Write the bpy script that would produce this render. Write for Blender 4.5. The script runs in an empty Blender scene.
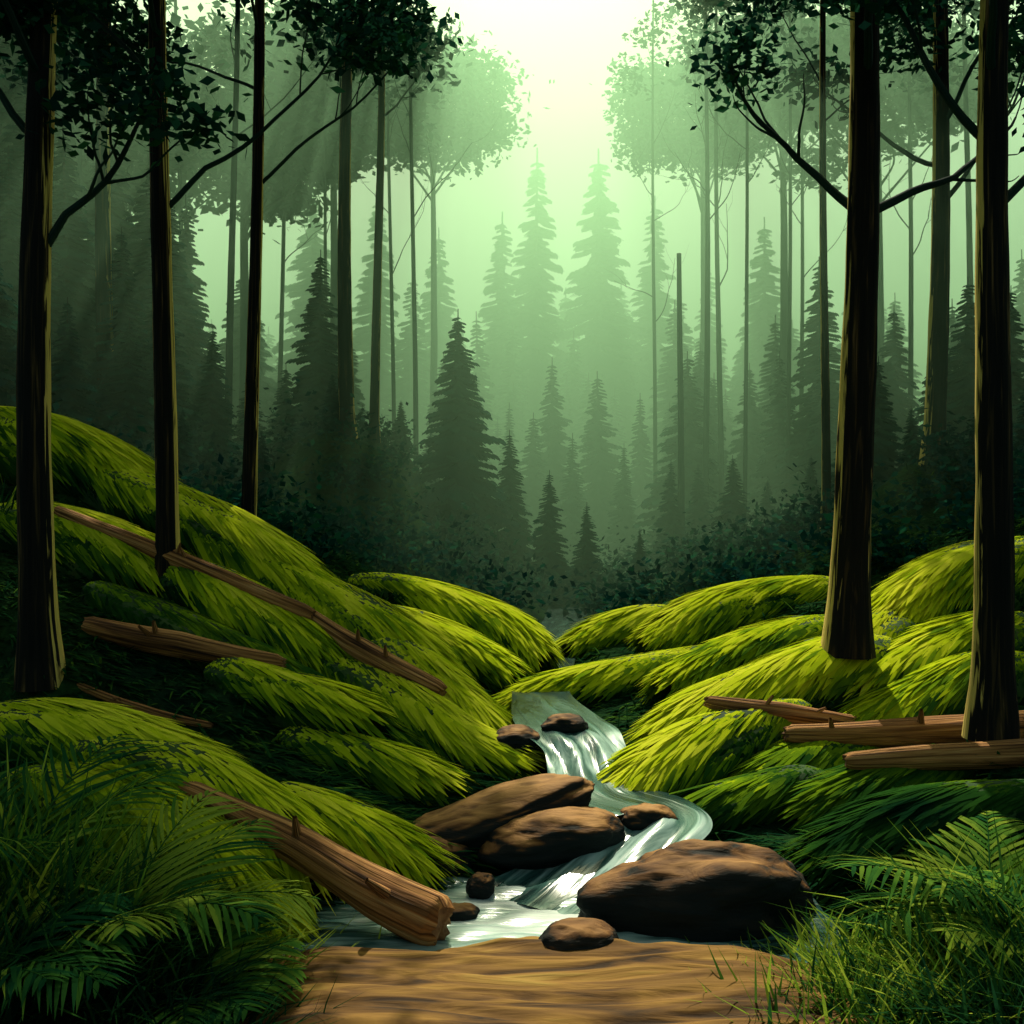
import bpy, bmesh, math, random
import numpy as np
from mathutils import Vector, noise, Matrix
from mathutils.bvhtree import BVHTree
random.seed(7); rng=np.random.default_rng(11)
scene=bpy.context.scene
CAMZ=2.0
def at(a,b,y):
    """image point to world: pixel offsets a across, b below the horizon, at depth y"""
    return (a/1000*y, y, CAMZ-b/1000*y)

# ---------------------------------------------------------------- materials
def newmat(name):
    m=bpy.data.materials.new(name); m.use_nodes=True
    nt=m.node_tree; nt.nodes.clear()
    out=nt.nodes.new('ShaderNodeOutputMaterial')
    return m,nt,out
def N(nt,t,**kw):
    n=nt.nodes.new(t)
    for k,v in kw.items():
        if k in n.inputs: n.inputs[k].default_value=v
        else: setattr(n,k,v)
    return n
def ramp(nt,stops):
    r=nt.nodes.new('ShaderNodeValToRGB'); e=r.color_ramp.elements
    while len(e)<len(stops): e.new(.5)
    for i,(p,c) in enumerate(stops):
        e[i].position=p; e[i].color=(*c,1)
    return r
def leafmat(name,stops,trans=.4,nscale=1.5,namp=.5,gloss=.0):
    m,nt,out=newmat(name); L=nt.links
    a=N(nt,'ShaderNodeAttribute',attribute_name='tint')
    g=N(nt,'ShaderNodeNewGeometry'); no=N(nt,'ShaderNodeTexNoise',Scale=nscale,Detail=3.0)
    L.new(g.outputs['Position'],no.inputs['Vector'])
    s=N(nt,'ShaderNodeMath',operation='SUBTRACT'); L.new(no.outputs['Fac'],s.inputs[0]); s.inputs[1].default_value=.5
    mu=N(nt,'ShaderNodeMath',operation='MULTIPLY_ADD'); L.new(s.outputs[0],mu.inputs[0]); mu.inputs[1].default_value=namp*2
    L.new(a.outputs['Fac'],mu.inputs[2])
    r=ramp(nt,stops); L.new(mu.outputs[0],r.inputs[0])
    d=N(nt,'ShaderNodeBsdfDiffuse'); t=N(nt,'ShaderNodeBsdfTranslucent')
    L.new(r.outputs[0],d.inputs[0]); L.new(r.outputs[0],t.inputs[0])
    mx=N(nt,'ShaderNodeMixShader'); mx.inputs[0].default_value=trans
    L.new(d.outputs[0],mx.inputs[1]); L.new(t.outputs[0],mx.inputs[2])
    L.new(mx.outputs[0],out.inputs[0]); return m
def streakmat(name,stops,scale=(6,6,1),rough=.85,bump=.5,use='flow',detail=5,nscale=1.0,dist=.6,spec=.2,painted_rim=None):
    m,nt,out=newmat(name); L=nt.links
    g=N(nt,'ShaderNodeNewGeometry')
    if use=='flow':
        a=N(nt,'ShaderNodeAttribute',attribute_name='flow'); src=a.outputs['Vector']
    else: src=g.outputs['Position']
    mp=N(nt,'ShaderNodeMapping'); mp.inputs['Scale'].default_value=scale; L.new(src,mp.inputs[0])
    no=N(nt,'ShaderNodeTexNoise',Scale=nscale,Detail=float(detail),Distortion=dist); L.new(mp.outputs[0],no.inputs['Vector'])
    r=ramp(nt,stops); L.new(no.outputs['Fac'],r.inputs[0]); col=r.outputs[0]
    if painted_rim:   # sunlit rim painted into the bark colour, pale yellow towards +Y
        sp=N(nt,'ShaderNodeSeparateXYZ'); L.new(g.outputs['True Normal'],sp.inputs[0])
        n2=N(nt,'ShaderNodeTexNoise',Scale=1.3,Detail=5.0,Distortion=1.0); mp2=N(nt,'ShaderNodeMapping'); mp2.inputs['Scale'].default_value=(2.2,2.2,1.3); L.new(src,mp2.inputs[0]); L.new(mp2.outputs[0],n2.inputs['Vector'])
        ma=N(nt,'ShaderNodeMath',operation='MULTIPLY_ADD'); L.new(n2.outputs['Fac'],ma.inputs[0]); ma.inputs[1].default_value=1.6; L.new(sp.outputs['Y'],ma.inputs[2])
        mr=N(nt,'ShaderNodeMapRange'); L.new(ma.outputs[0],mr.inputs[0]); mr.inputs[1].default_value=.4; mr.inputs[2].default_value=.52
        mx=N(nt,'ShaderNodeMix',data_type='RGBA'); L.new(mr.outputs[0],mx.inputs[0]); L.new(col,mx.inputs[6]); mx.inputs[7].default_value=(*painted_rim,1); col=mx.outputs[2]
    p=N(nt,'ShaderNodeBsdfPrincipled',Roughness=rough); L.new(col,p.inputs['Base Color'])
    p.inputs['Specular IOR Level'].default_value=spec
    b=N(nt,'ShaderNodeBump',Strength=bump,Distance=.03); L.new(no.outputs['Fac'],b.inputs['Height']); L.new(b.outputs[0],p.inputs['Normal'])
    L.new(p.outputs[0],out.inputs[0]); return m

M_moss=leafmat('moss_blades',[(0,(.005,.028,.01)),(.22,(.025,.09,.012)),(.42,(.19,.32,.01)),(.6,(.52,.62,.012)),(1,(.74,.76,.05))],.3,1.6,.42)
M_mossbed=streakmat('moss_bed',[(.3,(.006,.025,.01)),(.6,(.03,.08,.01)),(.8,(.08,.07,.02))],(4,4,4),use='pos')
M_grass=leafmat('grass_blades',[(0,(.005,.032,.016)),(.5,(.018,.08,.02)),(.8,(.12,.25,.018)),(1,(.4,.5,.05))],.35,1.2,.45)
M_fern=leafmat('fern_leaf',[(0,(.004,.032,.018)),(.5,(.012,.075,.024)),(.8,(.07,.19,.025)),(1,(.28,.38,.04))],.3,1.2,.4)
M_leaf=leafmat('tree_leaf',[(0,(.004,.026,.021)),(.6,(.009,.05,.031)),(1,(.022,.11,.052))],.18,.7,.4)
M_spruce=leafmat('spruce_needles',[(0,(.002,.028,.026)),(.6,(.006,.05,.038)),(1,(.014,.085,.05))],.12,.6,.4)
M_bush=leafmat('bush_leaf',[(0,(.002,.028,.026)),(.7,(.006,.055,.038)),(1,(.018,.11,.052))],.15,.5,.4)
M_bark=streakmat('bark',[(.3,(.006,.008,.008)),(.54,(.012,.012,.01)),(.64,(.05,.034,.015)),(.78,(.24,.15,.06))],(3,3,1.2),bump=.7,rough=.9,spec=.08,painted_rim=(.62,.46,.12))
M_barkd=streakmat('bark_dark',[(.3,(.005,.02,.017)),(.8,(.02,.048,.035))],(3,3,1.5),bump=.6,spec=.05)
M_log=streakmat('log_wood',[(.3,(.025,.01,.004)),(.43,(.16,.065,.018)),(.57,(.42,.19,.055)),(.74,(.62,.35,.13))],(3.2,3.2,1.2),bump=1.0)
M_cut=streakmat('log_end',[(.3,(.1,.045,.018)),(.7,(.26,.14,.06))],(20,20,20),use='pos')
M_sand=streakmat('sand',[(.36,(.035,.016,.004)),(.45,(.13,.06,.011)),(.6,(.27,.14,.025)),(.75,(.38,.25,.05))],(1.4,9,6),use='pos',bump=.9,dist=1.0)

def groundmat():
    m,nt,out=newmat('forest_floor'); L=nt.links
    g=N(nt,'ShaderNodeNewGeometry')
    n1=N(nt,'ShaderNodeTexNoise',Scale=1.7,Detail=6.0); n2=N(nt,'ShaderNodeTexNoise',Scale=14.0,Detail=5.0)
    L.new(g.outputs['Position'],n1.inputs['Vector']); L.new(g.outputs['Position'],n2.inputs['Vector'])
    r1=ramp(nt,[(.35,(.008,.026,.014)),(.6,(.018,.05,.014)),(.8,(.04,.035,.015))]); L.new(n1.outputs['Fac'],r1.inputs[0])
    r2=ramp(nt,[(.3,(.4,.4,.4)),(.7,(1.3,1.3,1.2))]); L.new(n2.outputs['Fac'],r2.inputs[0])
    mx=N(nt,'ShaderNodeMix',data_type='RGBA',blend_type='MULTIPLY'); mx.inputs[0].default_value=1
    L.new(r1.outputs[0],mx.inputs[6]); L.new(r2.outputs[0],mx.inputs[7])
    p=N(nt,'ShaderNodeBsdfDiffuse'); L.new(mx.outputs[2],p.inputs['Color'])
    b=N(nt,'ShaderNodeBump',Strength=.8,Distance=.05); L.new(n2.outputs['Fac'],b.inputs['Height']); L.new(b.outputs[0],p.inputs['Normal'])
    L.new(p.outputs[0],out.inputs[0]); return m
M_ground=groundmat()
def rockmat(name,k=.62):
    m,nt,out=newmat(name); L=nt.links
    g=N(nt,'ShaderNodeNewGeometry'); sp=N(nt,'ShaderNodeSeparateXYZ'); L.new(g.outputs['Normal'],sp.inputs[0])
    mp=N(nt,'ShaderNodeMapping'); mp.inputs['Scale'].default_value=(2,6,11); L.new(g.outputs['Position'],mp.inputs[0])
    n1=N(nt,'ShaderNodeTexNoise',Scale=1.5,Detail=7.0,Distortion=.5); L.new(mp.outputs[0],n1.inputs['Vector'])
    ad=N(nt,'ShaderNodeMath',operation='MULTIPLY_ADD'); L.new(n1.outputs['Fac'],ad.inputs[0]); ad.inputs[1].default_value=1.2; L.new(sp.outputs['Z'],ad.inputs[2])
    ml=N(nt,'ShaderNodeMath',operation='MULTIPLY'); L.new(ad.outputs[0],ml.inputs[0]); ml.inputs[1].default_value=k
    r=ramp(nt,[(.5,(.006,.011,.011)),(.72,(.018,.016,.012)),(.81,(.13,.055,.015)),(1.0,(.4,.2,.06))]); L.new(ml.outputs[0],r.inputs[0])  # brown tops; wet sides blackened further as painted shade
    p=N(nt,'ShaderNodeBsdfPrincipled',Roughness=.75); L.new(r.outputs[0],p.inputs['Base Color']); p.inputs['Specular IOR Level'].default_value=.15
    b=N(nt,'ShaderNodeBump',Strength=.9,Distance=.03); L.new(n1.outputs['Fac'],b.inputs['Height']); L.new(b.outputs[0],p.inputs['Normal'])
    L.new(p.outputs[0],out.inputs[0]); return m
M_rock=rockmat('wet_shaded_rock'); M_rockd=rockmat('wet_shaded_dark_rock',.545)
def watermat():
    m,nt,out=newmat('stream_water'); L=nt.links
    a=N(nt,'ShaderNodeAttribute',attribute_name='flow'); t=N(nt,'ShaderNodeAttribute',attribute_name='tint')
    mp=N(nt,'ShaderNodeMapping'); mp.inputs['Scale'].default_value=(9,1.3,1); L.new(a.outputs['Vector'],mp.inputs[0])
    n1=N(nt,'ShaderNodeTexNoise',Scale=1.2,Detail=4.0,Distortion=.7); L.new(mp.outputs[0],n1.inputs['Vector'])
    ad=N(nt,'ShaderNodeMath',operation='ADD'); L.new(n1.outputs['Fac'],ad.inputs[0]); L.new(t.outputs['Fac'],ad.inputs[1])
    ml=N(nt,'ShaderNodeMath',operation='MULTIPLY'); L.new(ad.outputs[0],ml.inputs[0]); ml.inputs[1].default_value=.5
    r=ramp(nt,[(.42,(.008,.032,.03)),(.52,(.05,.13,.11)),(.6,(.36,.52,.46)),(.74,(.78,.85,.78))]); L.new(ml.outputs[0],r.inputs[0])
    p=N(nt,'ShaderNodeBsdfPrincipled',Roughness=.18); L.new(r.outputs[0],p.inputs['Base Color'])
    b=N(nt,'ShaderNodeBump',Strength=.4,Distance=.03); L.new(n1.outputs['Fac'],b.inputs['Height']); L.new(b.outputs[0],p.inputs['Normal'])
    L.new(p.outputs[0],out.inputs[0]); return m
M_water=watermat()

# ---------------------------------------------------------------- mesh tools
class Builder:
    def __init__(s): s.V=[];s.F=[];s.M=[];s.T=[];s.W=[];s.n=0;s.mats=[]
    def add(s,V,F,mat,tint=.5,flow=None):
        V=np.asarray(V,float).reshape(-1,3); F=np.asarray(F,int)
        if len(V)==0: return
        if mat not in s.mats: s.mats.append(mat)
        s.V.append(V); s.F.append(F+s.n); s.M.append(np.full(len(F),s.mats.index(mat)))
        s.T.append(np.broadcast_to(np.asarray(tint,float),(len(V),)))
        s.W.append(V*0 if flow is None else flow); s.n+=len(V)
    def mesh(s,name):
        V=np.concatenate(s.V); me=bpy.data.meshes.new(name)
        me.vertices.add(len(V)); me.vertices.foreach_set('co',V.ravel())
        lv=np.concatenate([f.ravel() for f in s.F]); cnt=np.concatenate([np.full(len(f),f.shape[1]) for f in s.F])
        st=np.concatenate([[0],np.cumsum(cnt)[:-1]])
        me.loops.add(len(lv)); me.loops.foreach_set('vertex_index',lv.astype(np.int32))
        me.polygons.add(len(cnt)); me.polygons.foreach_set('loop_start',st.astype(np.int32))
        me.polygons.foreach_set('material_index',np.concatenate(s.M).astype(np.int32))
        for m in s.mats: me.materials.append(m)
        me.update(calc_edges=True)
        me.polygons.foreach_set('use_smooth',np.ones(len(cnt),bool))
        a=me.attributes.new('tint','FLOAT','POINT'); a.data.foreach_set('value',np.concatenate(s.T).astype(np.float32))
        a=me.attributes.new('flow','FLOAT_VECTOR','POINT'); a.data.foreach_set('vector',np.concatenate(s.W).astype(np.float32).ravel())
        me.update(); return me
    def obj(s,name,parent=None):
        o=bpy.data.objects.new(name,s.mesh(name)); scene.collection.objects.link(o)
        if parent: o.parent=parent
        return o
def unit(v): return v/np.maximum(np.linalg.norm(v,axis=-1,keepdims=True),1e-9)
def cat(P,n):
    P=np.asarray(P,float); Q=np.vstack([2*P[0]-P[1],P,2*P[-1]-P[-2]]); m=len(P)-1
    t=np.linspace(0,m,n); i=np.minimum(t.astype(int),m-1); f=(t-i)[:,None]
    a,b,c,d=Q[i],Q[i+1],Q[i+2],Q[i+3]
    return .5*((2*b)+(-a+c)*f+(2*a-5*b+4*c-d)*f**2+(-a+3*b-3*c+d)*f**3)
def tube(P,R,ns=10,rough=0,ph=0):
    P=np.asarray(P,float); R=np.asarray(R,float); n=len(P)
    T=unit(np.gradient(P,axis=0)); ref=np.array([0,0,1.]) if abs(T[:,2]).mean()<.8 else np.array([1.,0,0])
    S=unit(np.cross(T,ref)); U=np.cross(S,T)
    th=np.linspace(0,2*np.pi,ns,endpoint=False)
    ln=np.concatenate([[0],np.cumsum(np.linalg.norm(np.diff(P,axis=0),axis=1))])
    k=1+rough*(np.sin(th*5+ln[:,None]*1.3+ph)+.7*np.sin(th*9-ln[:,None]*2.1+ph*2)+.6*np.sin(ln[:,None]*7+th*2+ph))
    rr=R[:,None]*k
    V=P[:,None]+rr[...,None]*(np.cos(th)[None,:,None]*S[:,None]+np.sin(th)[None,:,None]*U[:,None])
    i=np.arange(n-1)[:,None]*ns; j=np.arange(ns)[None]; j2=(j+1)%ns
    F=np.stack([i+j,i+j2,i+ns+j2,i+ns+j],-1).reshape(-1,4)
    fl=np.stack([np.broadcast_to(np.cos(th)*1.0+ph,(n,ns)),np.broadcast_to(np.sin(th)*1.0,(n,ns)),np.broadcast_to(ln[:,None],(n,ns))],-1)
    return V.reshape(-1,3),F,fl.reshape(-1,3)
BT=np.array([0,.35,.7,1.]); BP=np.array([.55,1,.75,.06])
def blades(B,D,U,L,W,bend):
    n=len(B); D=unit(D); S=unit(np.cross(D,U))
    L=np.broadcast_to(L,(n,)); W=np.broadcast_to(W,(n,)); bend=np.broadcast_to(bend,(n,))
    P=B[:,None]+D[:,None]*(L[:,None]*BT)[...,None]+U[:,None]*((bend*L)[:,None]*BT**2)[...,None]
    o=S[:,None]*(W[:,None]*.5*BP)[...,None]
    V=np.stack([P-o,P+o],2).reshape(-1,3)
    b=np.arange(n)[:,None]*8+np.array([0,2,4])[None]
    F=np.stack([b,b+1,b+3,b+2],-1).reshape(-1,4)
    return V,F
def leaves(C,size,upb=.5):
    n=len(C); A=unit(rng.normal(size=(n,3))*[1,1,.6]); Nn=unit(rng.normal(size=(n,3))+[0,0,upb]); S=unit(np.cross(A,Nn))
    s=(size*rng.uniform(.6,1.3,n))[:,None]
    V=np.stack([C-A*s*.5,C+S*s*.3,C+A*s*.55,C-S*s*.3],1).reshape(-1,3)
    return V,(np.arange(n)[:,None]*4+np.arange(4)[None])

# ---------------------------------------------------------------- stream and terrain shape
ST=np.array([ # x,y,z,halfwidth
 (2.5,40,-1,.5),(1.4,24,.1,.35),(.9,16,.4,.3),(.5,13,.46,.25),(.4,11.5,.47,.24),(.3,10,.47,.2),(.26,8.9,.46,.16),(.34,7.9,.45,.24),(.44,7.4,.43,.26),
 (.52,7.05,.36,.2),(.53,6.7,.28,.19),(.58,6.4,.25,.24),(.8,6.12,.24,.26),(.86,5.92,.21,.22),(.68,5.7,.13,.25),(.4,5.38,.02,.36),(.2,5.1,-.02,.5)])
SP=cat(ST,220)
def xs(y): return np.interp(y,[4,4.8,5.5,6.1,7,8,9,10,13,24,40,100],[.2,.2,.4,.7,.55,.34,.26,.3,.5,1.4,2.5,6])
def zs(y): return np.interp(y,[0,5.2,6.1,6.6,7.1,8,13,20,45,100,300],[0,0,.22,.26,.42,.45,.46,.3,-1,-3,-3])
def hbase(x,y):
    dx=x-xs(y)
    sl=np.interp(y,[3,6,8,10,14,22,40,100],[.2,.3,.42,.55,.5,.42,.25,.12]); sr=np.interp(y,[3,6,8,10,16,22,40,100],[.15,.23,.3,.36,.42,.36,.25,.12])
    s=np.where(dx<0,sl,sr); cap=np.interp(y,[3,8,12,60],[1.2,3,4.2,5])
    e=np.maximum(np.abs(dx)-np.interp(y,[4,5.4,6,9],[.95,.95,.5,.4]),0)
    nz=.05*(np.sin(x*2.3+y*1.1)+np.sin(x*1.1-y*2.7+2)+.6*np.sin(x*5.1+y*4.3))
    return zs(y)+cap*(1-np.exp(-s*e/cap))+nz*np.clip(e,0,1)
TREES=[
 ('n',-468,145,7.0,.125,10.5,(-.02,0),3.3,15,2.0,4.9,330,.11),
 ('n',-345,78,8.5,.1,12,(0,0),3.7,15,2.3,5.8,290,.11),
 ('n',-264,35,10.5,.08,12.5,(.05,.1),4.4,13,2.3,6.9,240,.12),
 ('n',337,118,8.0,.155,12.5,(.1,0),3.1,15,2.5,6.0,260,.11),
 ('n',478,195,6.5,.125,10.5,(.15,0),3.2,14,2.0,5.0,260,.11),
 ('n',423,-60,16,.17,15,(.1,0),4.0,13,3.2,9.6,130,.17),
 ('n',-164,-85,19,.155,14,(0,0),8.3,14,3.6,10.7,420,.2),
 ('n',-404,-100,17,.15,15,(0,0),5.5,13,3.2,9.0,240,.17),
 ('n',-138,-80,22,.11,18,(.1,0),6.5,9,2.4,11.8,90,.2),
 ('n',314,10,16,.075,15,(0,0),6.5,11,2.4,9.3,100,.16)]
LOBES=[
 ([(-560,-95,10.5),(-440,-62,10.2),(-350,-15,10.0)],.42,1),
 ([(-430,-50,10.0),(-330,0,9.7),(-245,50,9.4),(-180,95,9.1)],.38,1),
 ([(-290,35,9.4),(-200,82,9.1),(-120,135,8.7),(-60,185,8.4)],.36,1),
 ([(-150,120,8.6),(-80,172,8.2),(-14,222,7.8)],.28,1),
 ([(-520,0,9.2),(-420,25,9.0),(-320,72,8.7)],.34,1),
 ([(-360,45,8.8),(-260,98,8.4),(-170,150,8.1)],.3,1),
 ([(-210,130,8.2),(-120,185,7.8),(-55,225,7.5),(4,240,7.3)],.26,1),
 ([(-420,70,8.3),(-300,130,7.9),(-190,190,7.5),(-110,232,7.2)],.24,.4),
 ([(-300,150,7.4),(-222,174,7.2),(-150,194,7.0)],.19,1),
 ([(-230,218,7.0),(-150,238,6.8),(-80,258,6.6)],.18,.95),
 ([(-250,280,6.0),(-180,303,5.75),(-98,342,5.5)],.18,1),
 ([(-580,210,6.8),(-470,215,6.5),(-370,235,6.2),(-300,260,5.9)],.26,1),
 ([(-430,232,6.1),(-330,262,5.8),(-250,312,5.5),(-215,355,5.3)],.24,.95),
 ([(-520,275,5.9),(-410,290,5.6),(-320,345,5.2),(-240,425,4.8)],.28,.8),
 ([(-160,64,11.4),(-80,84,11),(-20,105,10.6),(22,132,10.2)],.3,1),
 ([(-165,92,10.4),(-80,122,10),(-8,152,9.5)],.28,.85),
 ([(230,132,10.2),(138,152,9.8),(50,172,9.3),(-8,190,9.0)],.23,1),
 ([(185,94,12.2),(118,106,11.8),(63,124,11.4)],.24,1),
 ([(330,72,11.8),(228,88,11.3),(145,118,10.8)],.34,.9),
 ([(380,130,8.6),(300,155,8.2),(220,190,7.9),(150,225,7.5)],.32,1),
 ([(290,190,7.6),(210,222,7.2),(150,252,6.9),(112,276,6.65)],.25,1),
 ([(545,36,9.8),(450,65,9.4),(370,110,9.0)],.4,1),
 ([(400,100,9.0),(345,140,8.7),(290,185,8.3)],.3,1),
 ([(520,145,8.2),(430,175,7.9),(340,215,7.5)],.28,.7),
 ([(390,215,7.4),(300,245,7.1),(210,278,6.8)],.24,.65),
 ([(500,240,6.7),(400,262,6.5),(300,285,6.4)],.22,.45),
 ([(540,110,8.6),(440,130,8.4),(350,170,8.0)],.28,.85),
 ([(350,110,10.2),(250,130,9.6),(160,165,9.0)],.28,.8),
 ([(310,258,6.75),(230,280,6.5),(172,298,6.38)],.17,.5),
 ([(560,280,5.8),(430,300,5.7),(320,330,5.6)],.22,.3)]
AN=[]
for p,r,_ in LOBES:
    for q in cat([at(*t) for t in p],6): AN.append((q[0],q[1],q[2]-.4*r))
for t in TREES:
    q=at(*t[1:4]); AN.append(q)
AN=np.array(AN); ANr=AN[:,2]-hbase(AN[:,0],AN[:,1])
def H(x,y):
    x=np.atleast_1d(np.asarray(x,float)); y=np.atleast_1d(np.asarray(y,float)); out=np.empty(len(x))
    for k in range(0,len(x),8000):
        X=x[k:k+8000]; Y=y[k:k+8000]
        d2=(X[:,None]-AN[None,:,0])**2+(Y[:,None]-AN[None,:,1])**2; w=1/(d2+.04)**2
        h=hbase(X,Y)+(w*ANr).sum(1)/(w.sum(1)+.25)
        dx=X[:,None]-SP[None,:,0]; dy=Y[:,None]-SP[None,:,1]; dd=np.sqrt(dx*dx+dy*dy)-SP[None,:,3]; j=dd.argmin(1)
        dm=dd[np.arange(len(X)),j]; bed=SP[j,2]-.14
        f=np.clip((dm+.02)/.4,0,1); f=f*f*(3-2*f); h=np.where(dm<.4,np.minimum(h,bed*(1-f)+np.maximum(h,bed)*f),h)
        pd=np.sqrt(((X-.22)/1.15)**2+((Y-4.98)/.42)**2); g=np.clip((pd-.92)/.25,0,1); h=np.where(pd<1.17,np.minimum(h,-.12*(1-g)+h*g),h)
        out[k:k+8000]=h
    return out
def h1(x,y): return float(H(x,y)[0])

ys=np.concatenate([np.linspace(-8,2.5,20,endpoint=False),np.linspace(2.5,15,210,endpoint=False),15*np.exp(np.linspace(0,math.log(30),90))])
uu=np.linspace(-1,1,301); xg=uu*7.5+np.sign(uu)*np.maximum(np.abs(uu)-.75,0)**3*20000
X,Y=np.meshgrid(xg,ys); Z=H(X.ravel(),Y.ravel())
b=Builder(); nx=len(xg); i=(np.arange(len(ys)-1)[:,None]*nx+np.arange(nx-1)[None])
b.add(np.stack([X.ravel(),Y.ravel(),Z],1),np.stack([i,i+1,i+nx+1,i+nx],-1).reshape(-1,4),M_ground)
b.obj('ground')

# ---------------------------------------------------------------- water
b=Builder(); n=len(SP); m=15
T=unit(np.gradient(SP[:,:2],axis=0)); S=np.stack([T[:,1],-T[:,0]],1); w=np.linspace(-1,1,m)
wid=SP[:,3]+.1
V=np.zeros((n,m,3)); V[...,:2]=SP[:,None,:2]+S[:,None]*(w[None,:,None]*wid[:,None,None])
ln=np.concatenate([[0],np.cumsum(np.linalg.norm(np.diff(SP[:,:3],axis=0),axis=1))])
slope=np.abs(np.gradient(SP[:,2])/np.maximum(np.gradient(ln),1e-3))
V[...,2]=SP[:,None,2]+.02*np.sin(w*9+ln[:,None]*3)*np.clip(slope*5,.1,1)[:,None]+ .03*np.clip(slope*4,0,1)[:,None]*(1-w**2)
tint=np.clip(.3+slope*1.35,0,.78)[:,None]+0*w
fl=np.stack([np.broadcast_to(w*wid[:,None],(n,m)),np.broadcast_to(ln[:,None],(n,m)),0*V[...,0]],-1)
i=(np.arange(n-1)[:,None]*m+np.arange(m-1)[None]); Fq=np.stack([i,i+1,i+m+1,i+m],-1).reshape(-1,4)
b.add(V.reshape(-1,3),Fq,M_water,tint.ravel(),fl.reshape(-1,3))
gx=np.linspace(-1.1,1.6,60); gy=np.linspace(4.5,5.6,30); X,Y=np.meshgrid(gx,gy)
Z=-.004+.006*np.sin(X*9+Y*20)+.004*np.sin(X*23-Y*31); i=(np.arange(29)[:,None]*60+np.arange(59)[None])
d=np.sqrt((X-.1)**2+(Y-5.1)**2)
b.add(np.stack([X,Y,Z],-1).reshape(-1,3),np.stack([i,i+1,i+61,i+60],-1).reshape(-1,4),M_water,np.clip(.96-d*.42,.38,.95).ravel(),np.stack([Y*1.4,X*.8,X*0],-1).reshape(-1,3))
b.obj('stream')

# foreground bank of wind- and water-rippled sand, gently domed
b=Builder(); gx=np.linspace(-1.25,1.5,120); gy=np.linspace(3.3,4.74,90); X,Y=np.meshgrid(gx,gy)
edge=4.6+.07*np.cos(X*2.4-.4)+.03*np.sin(X*7+1)+.012*np.sin(X*19)
q=Y+.06*np.cos(X*2.2-.3)+.02*np.sin(X*5)
Z=.04+.009*np.sin(q*31+1.2*np.sin(X*2.7))+.005*np.sin(q*67+X*3)+.012*np.sin(X*3.1+Y*4)- np.clip((Y-edge)/.09,0,1)**2*.2
Z=Z+np.maximum(np.abs(X-.1)-.9,0)*-.12
i=(np.arange(89)[:,None]*120+np.arange(119)[None])
b.add(np.stack([X,Y,Z],-1).reshape(-1,3),np.stack([i,i+1,i+121,i+120],-1).reshape(-1,4),M_sand); b.obj('sandy_bank')

# ---------------------------------------------------------------- rocks
def rock(cx,cy,cz,sx,sy,sz,rot=0,tilt=0,seed=0,amp=.2,sq=.1,mat=None):
    bm=bmesh.new(); bmesh.ops.create_icosphere(bm,subdivisions=5,radius=1)
    R=Matrix.Rotation(rot,3,'Z')@Matrix.Rotation(tilt,3,'Y')
    for v in bm.verts:
        p=v.co.copy(); q=p+Vector((seed*7.3,seed*3.1,0))
        k=1+amp*noise.noise(q*1.1)+amp*.45*noise.noise(q*2.6)+amp*.15*noise.noise(q*8)
        c=max(abs(p.x),abs(p.y),abs(p.z)); k*= (1/c)**sq
        p=p*k; v.co=R@Vector((p.x*sx,p.y*sy,p.z*sz))+Vector((cx,cy,cz))
    me=bpy.data.meshes.new('boulder'); bm.to_mesh(me); bm.free(); me.materials.append(mat or M_rock)
    me.polygons.foreach_set('use_smooth',[True]*len(me.polygons))
    o=bpy.data.objects.new('boulder',me); scene.collection.objects.link(o)
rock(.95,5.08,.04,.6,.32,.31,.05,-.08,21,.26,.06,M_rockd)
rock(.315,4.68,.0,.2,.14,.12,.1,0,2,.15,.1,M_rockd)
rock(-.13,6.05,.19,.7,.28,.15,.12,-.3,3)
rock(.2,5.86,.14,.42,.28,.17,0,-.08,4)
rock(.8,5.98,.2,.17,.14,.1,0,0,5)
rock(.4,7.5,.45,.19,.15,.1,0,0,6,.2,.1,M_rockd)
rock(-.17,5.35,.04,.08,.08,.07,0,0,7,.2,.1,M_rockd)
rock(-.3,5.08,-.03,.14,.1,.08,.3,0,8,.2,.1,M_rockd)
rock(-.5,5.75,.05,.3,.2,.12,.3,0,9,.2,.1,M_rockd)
rock(.03,7.35,.36,.2,.18,.12,0,0,14,.2,.1,M_rockd)

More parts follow.
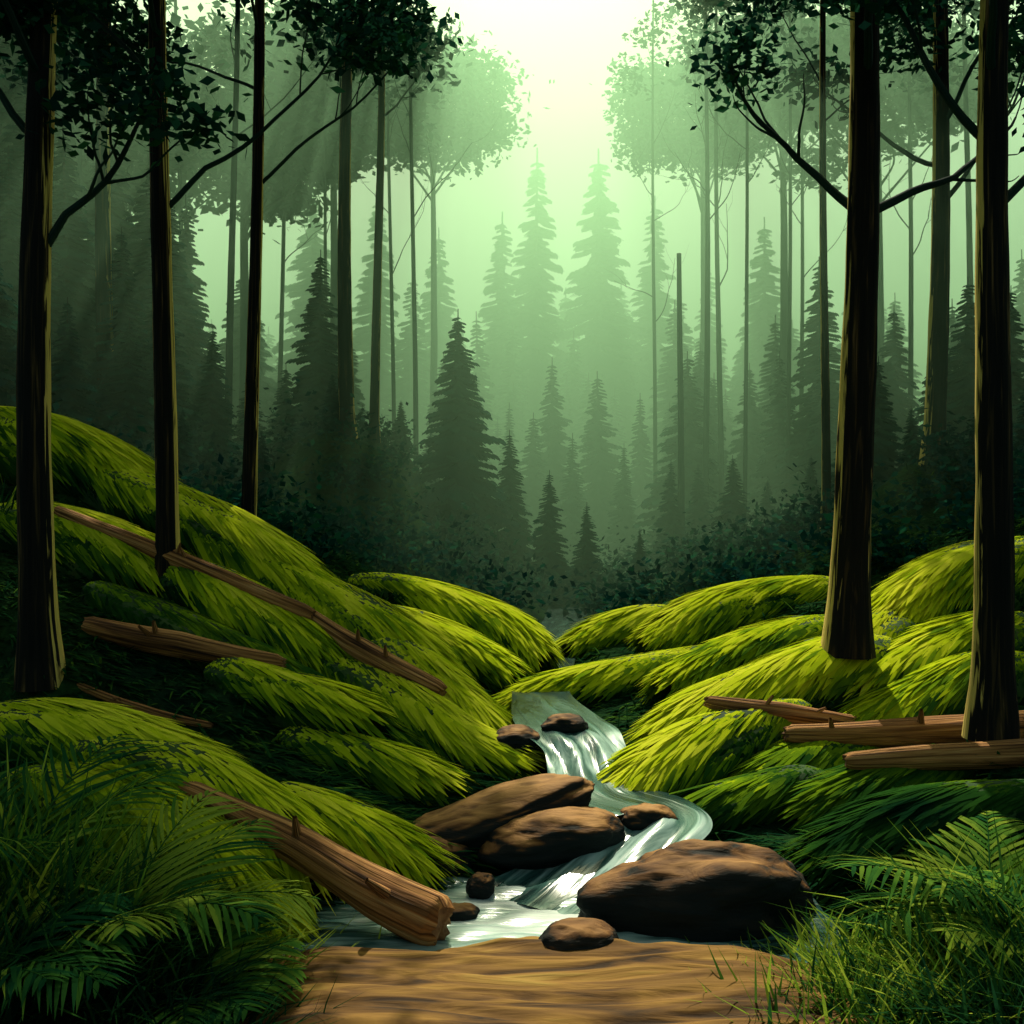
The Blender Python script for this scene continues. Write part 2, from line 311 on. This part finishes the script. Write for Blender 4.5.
# ---------------------------------------------------------------- moss mounds
LV=[];LF=[];LN=0
def lobe(pts,r,bright):
    global LN
    n=46; ns=28; P=cat([at(*p) for p in pts],n); t=np.linspace(0,1,n)
    prof=np.clip(1-np.abs((t-.48)/.53)**2.8,0.02,1)**.6*(1+.06*np.sin(t*9+r*40)); R=r*prof
    T=unit(np.gradient(P,axis=0)); S=unit(np.cross(T,[0,0,1.])); U=np.cross(S,T)
    ph=rng.uniform(0,6)
    def surf(ti,th):
        k=ti*(n-1); i0=np.clip(k.astype(int),0,n-2); f=(k-i0)[:,None]
        p=P[i0]*(1-f)+P[i0+1]*f; s=S[i0]; u=U[i0]; tt=T[i0]; rr=(R[i0]*(1-f[:,0])+R[i0+1]*f[:,0])
        kk=1+.05*np.sin(th*4+ti*7+ph)+.03*np.sin(th*9-ti*11+ph)
        c=np.cos(th); sn=np.sin(th); vs=np.where(sn>0,.85,1.5)
        q=p+(rr*kk)[:,None]*(c[:,None]*s*1.2+(sn*vs)[:,None]*u)
        nn=unit(c[:,None]*s/1.2+(sn/vs)[:,None]*u); td=unit(-sn[:,None]*s*1.2+(c*vs)[:,None]*u)
        return q,nn,tt,td*np.where(c>0,-1,1)[:,None]
    th=np.linspace(0,2*np.pi,ns,endpoint=False); TI,TH=np.meshgrid(t,th,indexing='ij')
    V=surf(TI.ravel(),TH.ravel())[0]
    i=np.arange(n-1)[:,None]*ns; j=np.arange(ns)[None]; j2=(j+1)%ns
    F=np.stack([i+j,i+j2,i+ns+j2,i+ns+j],-1).reshape(-1,4)
    LV.extend([tuple(v) for v in V]); LF.extend([tuple(int(q)+LN for q in f) for f in F]); LN+=len(V)
    b=Builder(); b.add(V,F,M_mossbed)
    ll=np.linalg.norm(np.diff(P,axis=0),axis=1).sum(); N_=int(ll*r*5000)
    ti=rng.uniform(.0,.97,N_); tt=rng.uniform(-.3,math.pi+.3,N_)
    q,nn,tg,td=surf(ti,tt)
    dr=unit(tg+td*(.1+.4*np.abs(np.cos(tt))+rng.normal(size=N_)*.07)[:,None]+nn*rng.uniform(.0,.045,(N_,1))+rng.normal(size=(N_,3))*.02)
    L=rng.uniform(.2,.52,N_)*(.55+r); W=rng.uniform(.014,.05,N_)*(q[:,1]/7)**.7
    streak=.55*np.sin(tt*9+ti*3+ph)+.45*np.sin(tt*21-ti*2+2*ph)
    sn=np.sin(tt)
    tint=np.clip((.42+.1*rng.normal(size=N_)+.18*streak+.65*(np.maximum(sn,-.2)-.5))*bright,0,1)  # tint falls off down the sides: shade painted under the bright tops
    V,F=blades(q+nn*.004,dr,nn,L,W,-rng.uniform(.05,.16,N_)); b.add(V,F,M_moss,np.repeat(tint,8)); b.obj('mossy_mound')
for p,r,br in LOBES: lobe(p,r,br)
bvh=BVHTree.FromPolygons(LV,LF)
def top(x,y):
    h=bvh.ray_cast(Vector((x,y,8)),Vector((0,0,-1)))[0]; g=h1(x,y)
    return max(g,h.z) if h else g

# ---------------------------------------------------------------- logs
def log(pts,rs,k=1.3,n=60,rest=True,sink=.35):
    P=cat([at(*p) for p in pts],n); t=np.linspace(0,1,n); r=np.interp(t,np.linspace(0,1,len(rs)),rs)*k
    if rest:
        zz=np.array([top(x,y) for x,y,_ in P]); c=np.polyfit(t,zz,1); lin=np.polyval(c,t); P[:,2]=lin*.75+np.polyval(np.polyfit(t,zz,2),t)*.25+r*sink
    e=np.minimum(t,1-t); r=r*np.clip(.7+e*12,0,1)
    b=Builder(); ph=rng.uniform(0,6)
    V,F,fl=tube(P,r,26,.045,ph)
    # splintered, uneven ends
    for rows,sgn in ((range(0,3),-1),(range(n-3,n),1)):
        d=unit(P[1]-P[0]) if sgn<0 else unit(P[-1]-P[-2])
        for kk,row in enumerate(rows):
            w=(3-kk)/3 if sgn<0 else (kk+1)/3
            V[row*26:(row+1)*26]+=sgn*d*(w*.35*r[n//2]*rng.uniform(-.3,1,(26,1)))
    b.add(V,F,M_log,.5,fl)
    for e,idx in ((0,0),(-1,n-1)):
        ring=V[idx*26:(idx+1)*26]; c=ring.mean(0)
        b.add(np.vstack([ring,c]),[[k,(k+1)%26,26] for k in range(26)],M_cut)
    for s in range(2):   # broken branch stubs
        i=rng.integers(n//5,4*n//5); d=unit(np.array([rng.normal()*.5,-.5,rng.uniform(.5,1)])); p=P[i]+d*r[i]*.6
        V2,F2,f2=tube([p,p+d*r[i]*.9,p+d*r[i]*1.5],[r[i]*.28,r[i]*.2,r[i]*.12],7,.05); b.add(V2,F2,M_log,.5,f2)
    b.obj('fallen_log')
log([(-325,270,5.5),(-220,322,5.2),(-130,375,4.9),(-72,404,4.75)],[.06,.09,.115,.12],1.05,rest=False)
log([(-425,66,7.7),(-330,92,7.5),(-230,126,7.4)],[.06,.075,.045],1.3,sink=1.1)
log([(-215,76,8.35),(-150,124,8.0),(-70,178,7.75)],[.05,.075,.065],1.2,sink=.5)
log([(-455,0,8.85),(-330,60,8.45),(-200,125,8.2)],[.04,.065,.055],1.2,sink=.3)
log([(-435,92,6.95),(-370,140,6.8),(-300,192,6.75)],[.02,.025,.018],1.3,sink=1.5)
log([(335,248,6.4),(430,226,6.3),(570,196,6.2)],[.045,.065,.075],1.25,sink=.9)
log([(275,232,7.05),(370,195,7.05),(540,140,7.2)],[.055,.085,.1],1.15,sink=.6)
log([(195,214,7.3),(270,190,7.3),(355,155,7.5)],[.04,.07,.055],1.15,sink=.35)

# ---------------------------------------------------------------- ground grass between
def sdist(x,y):
    return (np.sqrt((x[:,None]-SP[None,:,0])**2+(y[:,None]-SP[None,:,1])**2)-SP[None,:,3]).min(1)
Ng=60000; gy=rng.uniform(3.2,16,Ng)**1.0; gx=rng.uniform(-1,1,Ng)*(gy*.6+.3)
ok=(sdist(gx,gy)>.1)&(((gx-.2)/1.2)**2+((gy-4.4)/1.2)**2>1); gx=gx[ok];gy=gy[ok]; gz=H(gx,gy); n=len(gx)
D=unit(np.stack([np.where(gx<xs(gy),.8,-.8)+rng.normal(size=n)*.4,-.4+rng.normal(size=n)*.4,rng.uniform(-.1,.35,n)],1))
b=Builder(); V,F=blades(np.stack([gx,gy,gz-.01],1),D,np.tile([0,0,1.],(n,1)),rng.uniform(.12,.3,n),rng.uniform(.012,.03,n),-.2)
b.add(V,F,M_grass,np.repeat(rng.uniform(0,.66,n),8)); b.obj('forest_floor_grass')

def tuft(x,y,n,L,spread=.12,name='grass_clump',br=.5,w=.011,upz=1.0,lean=0):
    B=np.stack([x+rng.normal(size=n)*spread,y+rng.normal(size=n)*spread*.7,np.zeros(n)],1); B[:,2]=H(B[:,0],B[:,1])-.02
    D=unit(np.stack([rng.normal(size=n)*.5+lean,rng.normal(size=n)*.45,np.full(n,upz)],1))
    out=unit(D*[1,1,0]+1e-4); U=unit(out*.6+[0,0,-.8])
    b=Builder(); V,F=blades(B,D,U,L*rng.uniform(.5,1.15,n),w*rng.uniform(.7,1.6,n),rng.uniform(.1,.5,n))
    b.add(V,F,M_grass,np.repeat(np.clip(br+rng.normal(size=n)*.2,0,1),8)); return b.obj(name)
for x,y,n,L,br,le in [(-1.55,3.9,300,.6,.25,.3),(-1.1,3.75,340,.48,.3,.3),(-.75,3.75,280,.34,.45,.2),(-1.9,4.2,260,.75,.4,.3),(-.95,4.25,260,.3,.9,.3),(-1.25,4.5,240,.42,.85,.3),(-.8,4.5,160,.16,.95,.2),(-1.0,4.75,160,.2,.95,.2),
   (-2.15,4.6,240,.9,.65,.25),(-2.3,4.2,240,.85,.5,.3),(-1.6,4.6,220,.5,.85,.3),(-2.7,5.4,200,.85,.65,.2),
   (1.0,3.8,240,.34,.5,-.1),(1.3,4.0,320,.5,.7,0),(1.55,4.1,320,.55,.8,-.2),(1.9,4.2,260,.6,.6,-.3),(1.28,4.4,280,.42,.95,0),(1.5,4.6,240,.4,.8,-.1),(.8,3.85,160,.24,.6,0),(-.5,3.85,160,.24,.65,0),
   (2.0,3.8,240,.6,.35,-.3),(-2.0,3.7,240,.6,.2,.3),(.5,3.72,140,.2,.5,0),(-.25,3.7,140,.2,.5,0),(.15,3.68,90,.15,.45,0),(2.3,4.7,260,.75,.75,-.4),(1.7,3.75,260,.5,.35,-.1),(-.8,4.0,180,.24,.8,.3),(-.72,4.35,120,.16,.9,.3),(1.02,4.3,150,.22,.85,-.2)]:
    tuft(x,y,n,L,.16,br=br,lean=le,w=.013)
for a,y,L in [(-250,9.7,.4),(-200,9.8,.35),(-140,10.6,.4),(-480,10,.5),(-510,9,.7),(225,10,.3),(400,10,.4),(-220,10.0,.4)]:
    tuft(a/1000*y,y,80,L,.1,br=.5,w=.015)

def fern(x,y,L,nf,az0=0,azr=math.pi,br=.4,zoff=0):
    z=h1(x,y)+zoff; b=Builder()
    for k in range(nf):
        az=az0+rng.uniform(-azr,azr); el=rng.uniform(.75,1.3); l=L*rng.uniform(.75,1.15)
        t=np.linspace(0,1,26); ang=el-t*1.3*rng.uniform(.7,1.1)
        st=l/25; hx=np.concatenate([[0],np.cumsum(np.cos(ang[:-1])*st)]); hz=np.concatenate([[0],np.cumsum(np.sin(ang[:-1])*st)])
        o=np.array([math.cos(az),math.sin(az),0]); P=np.array([x,y,z])+hx[:,None]*o+hz[:,None]*np.array([0,0,1.])
        V,F,fl=tube(P,np.linspace(.007,.002,26),5); b.add(V,F,M_fern,.6,fl)
        T=unit(np.gradient(P,axis=0)); S=np.cross(T,[0,0,1.]); S=unit(S); U=np.cross(S,T)
        nl=20; tt=np.repeat(np.linspace(.12,.99,nl),2); sg=np.tile([1,-1],nl)
        idx=tt*25; i0=np.minimum(idx.astype(int),24); f=(idx-i0)[:,None]; B=P[i0]*(1-f)+P[i0+1]*f
        D=S[i0]*sg[:,None]+T[i0]*1.1+U[i0]*.15+rng.normal(size=(2*nl,3))*.08; ll=l*.5*np.sin(np.pi*np.clip(tt,.05,.97)**.75)**.8+.03
        V,F=blades(B,unit(D),U[i0],ll,.022,-.4); b.add(V,F,M_fern,np.repeat(np.clip(br+rng.normal()*.15+rng.normal(size=2*nl)*.12,0,1),8))
    b.obj('fern')
fern(-1.75,4.4,.85,9,.2,2.0,.8); fern(-2.5,4.9,1.1,10,0,2.5,.65); fern(-2.1,3.9,.8,7,.5,1.5,.45); fern(-1.35,4.1,.55,8,.3,1.8,.8)
fern(2.35,4.9,.9,9,2.8,1.8,.8); fern(2.35,4.3,.8,8,2.6,1.4,.65)

# ---------------------------------------------------------------- trees
def tree(name,x,y,z,r0,Ht,lean,hb,nb,blen,leafz,nl,ls,bark=M_bark,clump=.34,parent=None,nsub=4,flat=1.0):
    b=Builder(); n=26; t=np.linspace(0,1,n); ph=rng.uniform(0,6)
    P=np.stack([x+lean[0]*t*1.8+.05*np.sin(t*7+ph)*min(1,r0*8)-.05*np.sin(ph)*min(1,r0*8),y+lean[1]*t+.05*np.cos(t*6+ph),z-.15+t*(Ht+.15)],1)
    R=r0*(1-.72*t)+r0*.4*np.exp(-t*Ht/.22)
    V,F,fl=tube(cat(P,90),np.interp(np.linspace(0,1,90),t,R),18,.03,ph); b.add(V,F,bark,.5,fl)
    LC=[]
    def limb(p0,d,L,r,depth):
        m=9; pts=[np.array(p0)]; d=np.array(d)
        for k in range(m):
            d=unit(d+rng.normal(size=3)*.13+np.array([0,0,.09])); pts.append(pts[-1]+d*L/m)
        Q=np.array(pts); V,F,fl=tube(cat(Q,14),np.linspace(r,r*.25,14),7,.02); b.add(V,F,M_barkd if bark is M_bark else bark,.5,fl)
        if depth>0:
            for s in range(nsub):
                k=rng.integers(3,m+1); dd=unit(Q[k]-Q[k-1]); sd=unit(rng.normal(size=3)*[1,1,.5*flat]); limb(Q[k],unit(dd+sd*.9),L*rng.uniform(.35,.6),r*(1-k/m*.7)*.55,depth-1)
        for k in (range(m//2,m+1) if depth==0 else range(m-1,m+1)):
            if Q[k][2]>leafz+rng.normal()*.2: LC.append(Q[k])
    for k in range(nb):
        f=(k+rng.uniform(0,.8))/nb; h=hb+(Ht*.97-hb)*f; tt=h/Ht; i=min(int(tt*(n-1)),n-1)
        az=k*2.4+rng.uniform(-.5,.5); el=rng.uniform(.5,1.0)*(1 if flat==1 else .6)
        L=blen*(1-.5*f)*rng.uniform(.75,1.15)
        limb(P[i],[math.cos(az)*math.cos(el),math.sin(az)*math.cos(el),math.sin(el)],L,R[i]*.34,1)
    if LC:
        LC=np.array(LC); pick=rng.integers(0,len(LC),int(nl*len(LC)/6)); C=LC[pick]+rng.normal(size=(len(pick),3))*[clump*.55,clump*.55,clump*.26]
        C=C[C[:,2]>leafz-.3]
        V,F=leaves(C,ls,.9); b.add(V,F,M_leaf,np.repeat(rng.uniform(0,1,len(C)),4))
    return b.obj(name,parent)
for k,a,bb,y,r,Ht,lean,hb,nb,bl,lz,nl,ls in TREES:
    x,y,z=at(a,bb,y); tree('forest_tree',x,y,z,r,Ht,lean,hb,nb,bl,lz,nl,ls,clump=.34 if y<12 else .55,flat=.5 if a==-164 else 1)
for a,y,r,Ht in [(-96,26,.075,20),(-117,30,.07,23),(-284,20,.08,18),(-182,32,.07,24),(193,28,.1,20),(210,31,.1,21),(233,26,.06,22),(275,30,.075,23),(288,36,.09,24),(360,22,.09,18),
                 (-330,28,.09,20),(-235,36,.1,24),(398,30,.09,20),(-440,24,.1,18),(143,38,.09,24),(460,26,.1,19)]:
    x=a/1000*y; tree('slender_tree',x,y,h1(x,y),r,Ht,(rng.uniform(-.2,.2),0),7+rng.uniform(0,3),10,2.6,CAMZ+.44*y,40,.24,bark=M_barkd,clump=.6,nsub=3)
b=Builder(); x=169/1000*24; z0=h1(x,24); V,F,fl=tube(cat([(x,24,z0),(x,24,z0+3),(x-.05,24,8.4)],30),np.linspace(.1,.055,30),10,.03); b.add(V,F,M_barkd,.5,fl); b.obj('dead_tree_trunk')
def bigcrown(a,y,zc,rad,par=None):
    x=a/1000*y; z0=h1(x,y); b=Builder()
    V,F,fl=tube(cat([(x,y,z0),(x+.1,y,zc*.5),(x,y,zc+rad*.4)],30),np.linspace(.26,.08,30),10,.03); b.add(V,F,M_barkd,.5,fl)
    C=[]
    for k in range(26):
        v=unit(rng.normal(size=3)*[1,1,.7]); c=np.array([x,y,zc])+v*rad*rng.uniform(.35,.95)*[1,1,.75]; c[2]=max(c[2],zc-rad*.55)
        s=np.array([x,y,zc-rad*rng.uniform(0,1.1)]); V,F,fl=tube(cat([s,(s+c)/2+rng.normal(size=3)*.25,c],10),np.linspace(.06,.015,10),6); b.add(V,F,M_barkd,.5,fl)
        C.append(c+rng.normal(size=(440,3))*[rad*.17,rad*.17,rad*.1])
    C=np.concatenate(C); V,F=leaves(C,.38,.8); b.add(V,F,M_leaf,np.repeat(rng.uniform(0,1,len(C)),4)); return b.obj('broadleaf_tree',par)
for a,y,zc,rad in [(-80,50,23,4.6),(-180,38,18.5,4.2),(190,50,22,4.4),(270,42,21,4.2),(-270,34,15.5,4),(365,38,18,4.2),(-390,32,14,4.5),(-490,26,13,4)]:
    bigcrown(a,y,zc,rad)

def spruce_mesh(rad,seed):
    r=np.random.default_rng(seed); b=Builder()
    V,F,fl=tube([(0,0,0),(0,0,.5),(0,0,1)],[.012,.008,.002],7); b.add(V,F,M_barkd,.5,fl)
    B=[];D=[];U=[];L=[];W=[];T=[]
    nw=60
    for w in range(nw):
        h=.04+.94*(w/nw)**.95; R=rad*((1-h)**.85)*(1+.1*math.sin(w*1.3)+r.normal()*.08)+.005
        for k in range(8):
            az=r.uniform(0,6.283); o=np.array([math.cos(az),math.sin(az),0]); sd=np.array([-o[1],o[0],0]); l=R*r.uniform(.6,1.2); tn=r.uniform(.1,.9)
            for t in np.linspace(.15,1,6):
                p=np.array([0,0,h])+o*l*t+np.array([0,0,-.5*l*t+.12*l*t*t])
                for s in (-1,1):
                    B.append(p); D.append(o*.8+sd*s*.75+np.array([0,0,-.6])); U.append([0,0,1.]); L.append(l*.38*(1.15-.5*t)+.008); W.append(l*.2+.006); T.append(tn+.1*s)
            B.append(np.array([0,0,h])); D.append(o+np.array([0,0,-.4])); U.append([0,0,1.]); L.append(l*1.02); W.append(l*.24); T.append(tn)
    V,F=blades(np.array(B),unit(np.array(D)),np.array(U),np.array(L),np.array(W),-.12); b.add(V,F,M_spruce,np.repeat(np.clip(T,0,1),8))
    return b.mesh('spruce')
SM=[spruce_mesh(r,s) for r,s in ((.15,1),(.17,2),(.19,3),(.13,4),(.21,5))]
def spruce(a,tb,y,parent=None,k=None,name='spruce_tree'):
    x=a/1000*y; z=h1(x,y); ht=max(CAMZ-tb/1000*y-z,1.2)
    o=bpy.data.objects.new(name,SM[k if k is not None else random.randrange(5)]); scene.collection.objects.link(o)
    o.location=(x,y,z-.1); s=ht; q=random.uniform(.9,1.15); o.scale=(s*q,s*q,s); o.rotation_euler=(random.uniform(-.02,.02),random.uniform(-.02,.02),random.uniform(0,6.28))
    if parent: o.parent=parent
for a,t,y,k in [(-54,-217,21,4),(-195,-275,22,1),(0,-95,22,2),(36,-55,21,2),(74,-23,20,2),(223,-70,21,4),(158,-65,24,2),(128,25,19,4),(188,-60,26,4),(255,-45,23,4),
   (-470,-320,17,2),(-420,-330,22,2),(-350,-340,19,1),(-325,-250,20,2),(-500,-380,19,4),(-262,-150,22,4),(-228,-160,26,4),(-150,-120,24,4),(-112,-100,22,4),(-84,-95,26,4),(-28,-40,25,4),
   (-535,-350,15,4),(-445,-230,15,4),(-385,-210,16,4),(-410,-400,21,2),(-300,-200,18,2),(-330,-120,15.5,4),(-250,-70,17,4),(-180,-60,19,4),(-480,-440,20,2),(-365,-370,20,2),(-320,-330,22,3),(-440,-400,18,1),(-390,-300,17,2),(-345,-240,17,2),
   (365,-170,18,4),(400,-120,17,4),(458,-250,19,2),(495,-240,18,2),(430,-200,20,4),(335,-110,20,4),(300,-70,22,4),(-520,-260,16,4),(520,-160,15,4),(540,-250,17,4),(380,-220,26,2),(470,-120,15,4)]:
    spruce(a,t,y,None,k)
par=bpy.data.objects.new('distant_forest',None); scene.collection.objects.link(par)
for a,t,y in [(43,-165,45),(88,-152,44),(-5,-120,48),(20,-110,42),(130,-130,46),(160,-120,50),(-40,-150,46),(60,-90,38),(110,-80,37),(-70,-170,42),(200,-150,44),(240,-160,42),(5,-60,36),
   (21,-375,80),(86,-370,82),(-12,-310,85),(136,-325,84),(-72,-295,80),(253,-305,75),(200,-260,85),(50,-235,95),(110,-240,96),(388,-230,60),(-140,-330,75),(-105,-250,70),(170,-230,72),(0,-200,74),(60,-190,70),(-200,-330,66),(-30,-210,66)]:
    spruce(a,t,y,par,random.choice((0,1,3)),'spruce')
for _ in range(95):
    sd=random.choice((-1,1)); a=sd*random.uniform(150,620); y=random.uniform(27,95); t=-random.uniform(100,220)-abs(a)*.15
    spruce(a,t,y,par,None,'spruce')
for _ in range(60):
    a=random.uniform(-200,280); y=random.uniform(55,110); spruce(a,-random.uniform(60,170),y,par,None,'spruce')

b=Builder(); C=[]
for _ in range(380):
    y=random.uniform(12.5,30); a=random.uniform(-.62,.62); x=a*y
    if abs(x-float(xs(y)))<.6: continue
    s=random.uniform(.3,.75)*(1+ (y-12)/20); z=h1(x,y)
    C.append(np.array([x,y,z+s*.35])+rng.normal(size=(170,3))*[s*.5,s*.5,s*.33])
C=np.concatenate(C); V,F=leaves(C,.13,.8); b.add(V,F,M_bush,np.repeat(rng.uniform(0,1,len(C)),4)); b.obj('undergrowth')

# ---------------------------------------------------------------- mist bank (real scattering volume)
prof=[(13,-6),(13,7),(45,30),(200,30),(200,-6)]
V=[(sx*110,y,z) for sx in (-1,1) for y,z in prof]
F=[(4,3,2,1,0),(5,6,7,8,9)]+[(k,(k+1)%5,(k+1)%5+5,k+5) for k in range(5)]
me=bpy.data.meshes.new('mist'); me.from_pydata(V,[],F); bm=bmesh.new(); bm.from_mesh(me); bmesh.ops.recalc_face_normals(bm,faces=bm.faces); bm.to_mesh(me); bm.free()
MC=(.54,.99,.58,1); MD=.021
m,nt,out=newmat('mist'); vs=N(nt,'ShaderNodeVolumeScatter',Density=MD,Anisotropy=.55); vs.inputs['Color'].default_value=MC
va=N(nt,'ShaderNodeVolumeAbsorption',Density=MD); va.inputs['Color'].default_value=MC
ad=nt.nodes.new('ShaderNodeAddShader'); nt.links.new(vs.outputs[0],ad.inputs[0]); nt.links.new(va.outputs[0],ad.inputs[1]); nt.links.new(ad.outputs[0],out.inputs['Volume'])
me.materials.append(m); o=bpy.data.objects.new('mist',me); scene.collection.objects.link(o)

# ---------------------------------------------------------------- sky, sun, camera
EL=50
w=bpy.data.worlds.new('World'); scene.world=w; w.use_nodes=True; nt=w.node_tree; bg=nt.nodes['Background']
sky=nt.nodes.new('ShaderNodeTexSky'); sky.sky_type='NISHITA'; sky.sun_disc=False; sky.sun_elevation=math.radians(EL); sky.sun_rotation=0
sky.air_density=.8; sky.dust_density=4; sky.ozone_density=.3
mx=nt.nodes.new('ShaderNodeMix'); mx.data_type='RGBA'; mx.blend_type='MULTIPLY'; mx.inputs[0].default_value=1; mx.inputs[7].default_value=(.9,1,.66,1)
nt.links.new(sky.outputs[0],mx.inputs[6]); nt.links.new(mx.outputs[2],bg.inputs[0]); bg.inputs[1].default_value=.125
l=bpy.data.lights.new('sun','SUN'); l.energy=5; l.angle=math.radians(.5); l.color=(1,.94,.74)
o=bpy.data.objects.new('sun',l); scene.collection.objects.link(o); o.rotation_euler=(math.radians(-(90-EL)),0,0)
c=bpy.data.cameras.new('camera'); c.lens=35.15; c.sensor_width=36; c.clip_end=2000; c.shift_y=.008
o=bpy.data.objects.new('camera',c); scene.collection.objects.link(o); o.location=(0,0,CAMZ); o.rotation_euler=(math.radians(90),0,0); scene.camera=o
scene.view_settings.view_transform='Standard'; scene.view_settings.look='None'; scene.view_settings.exposure=0
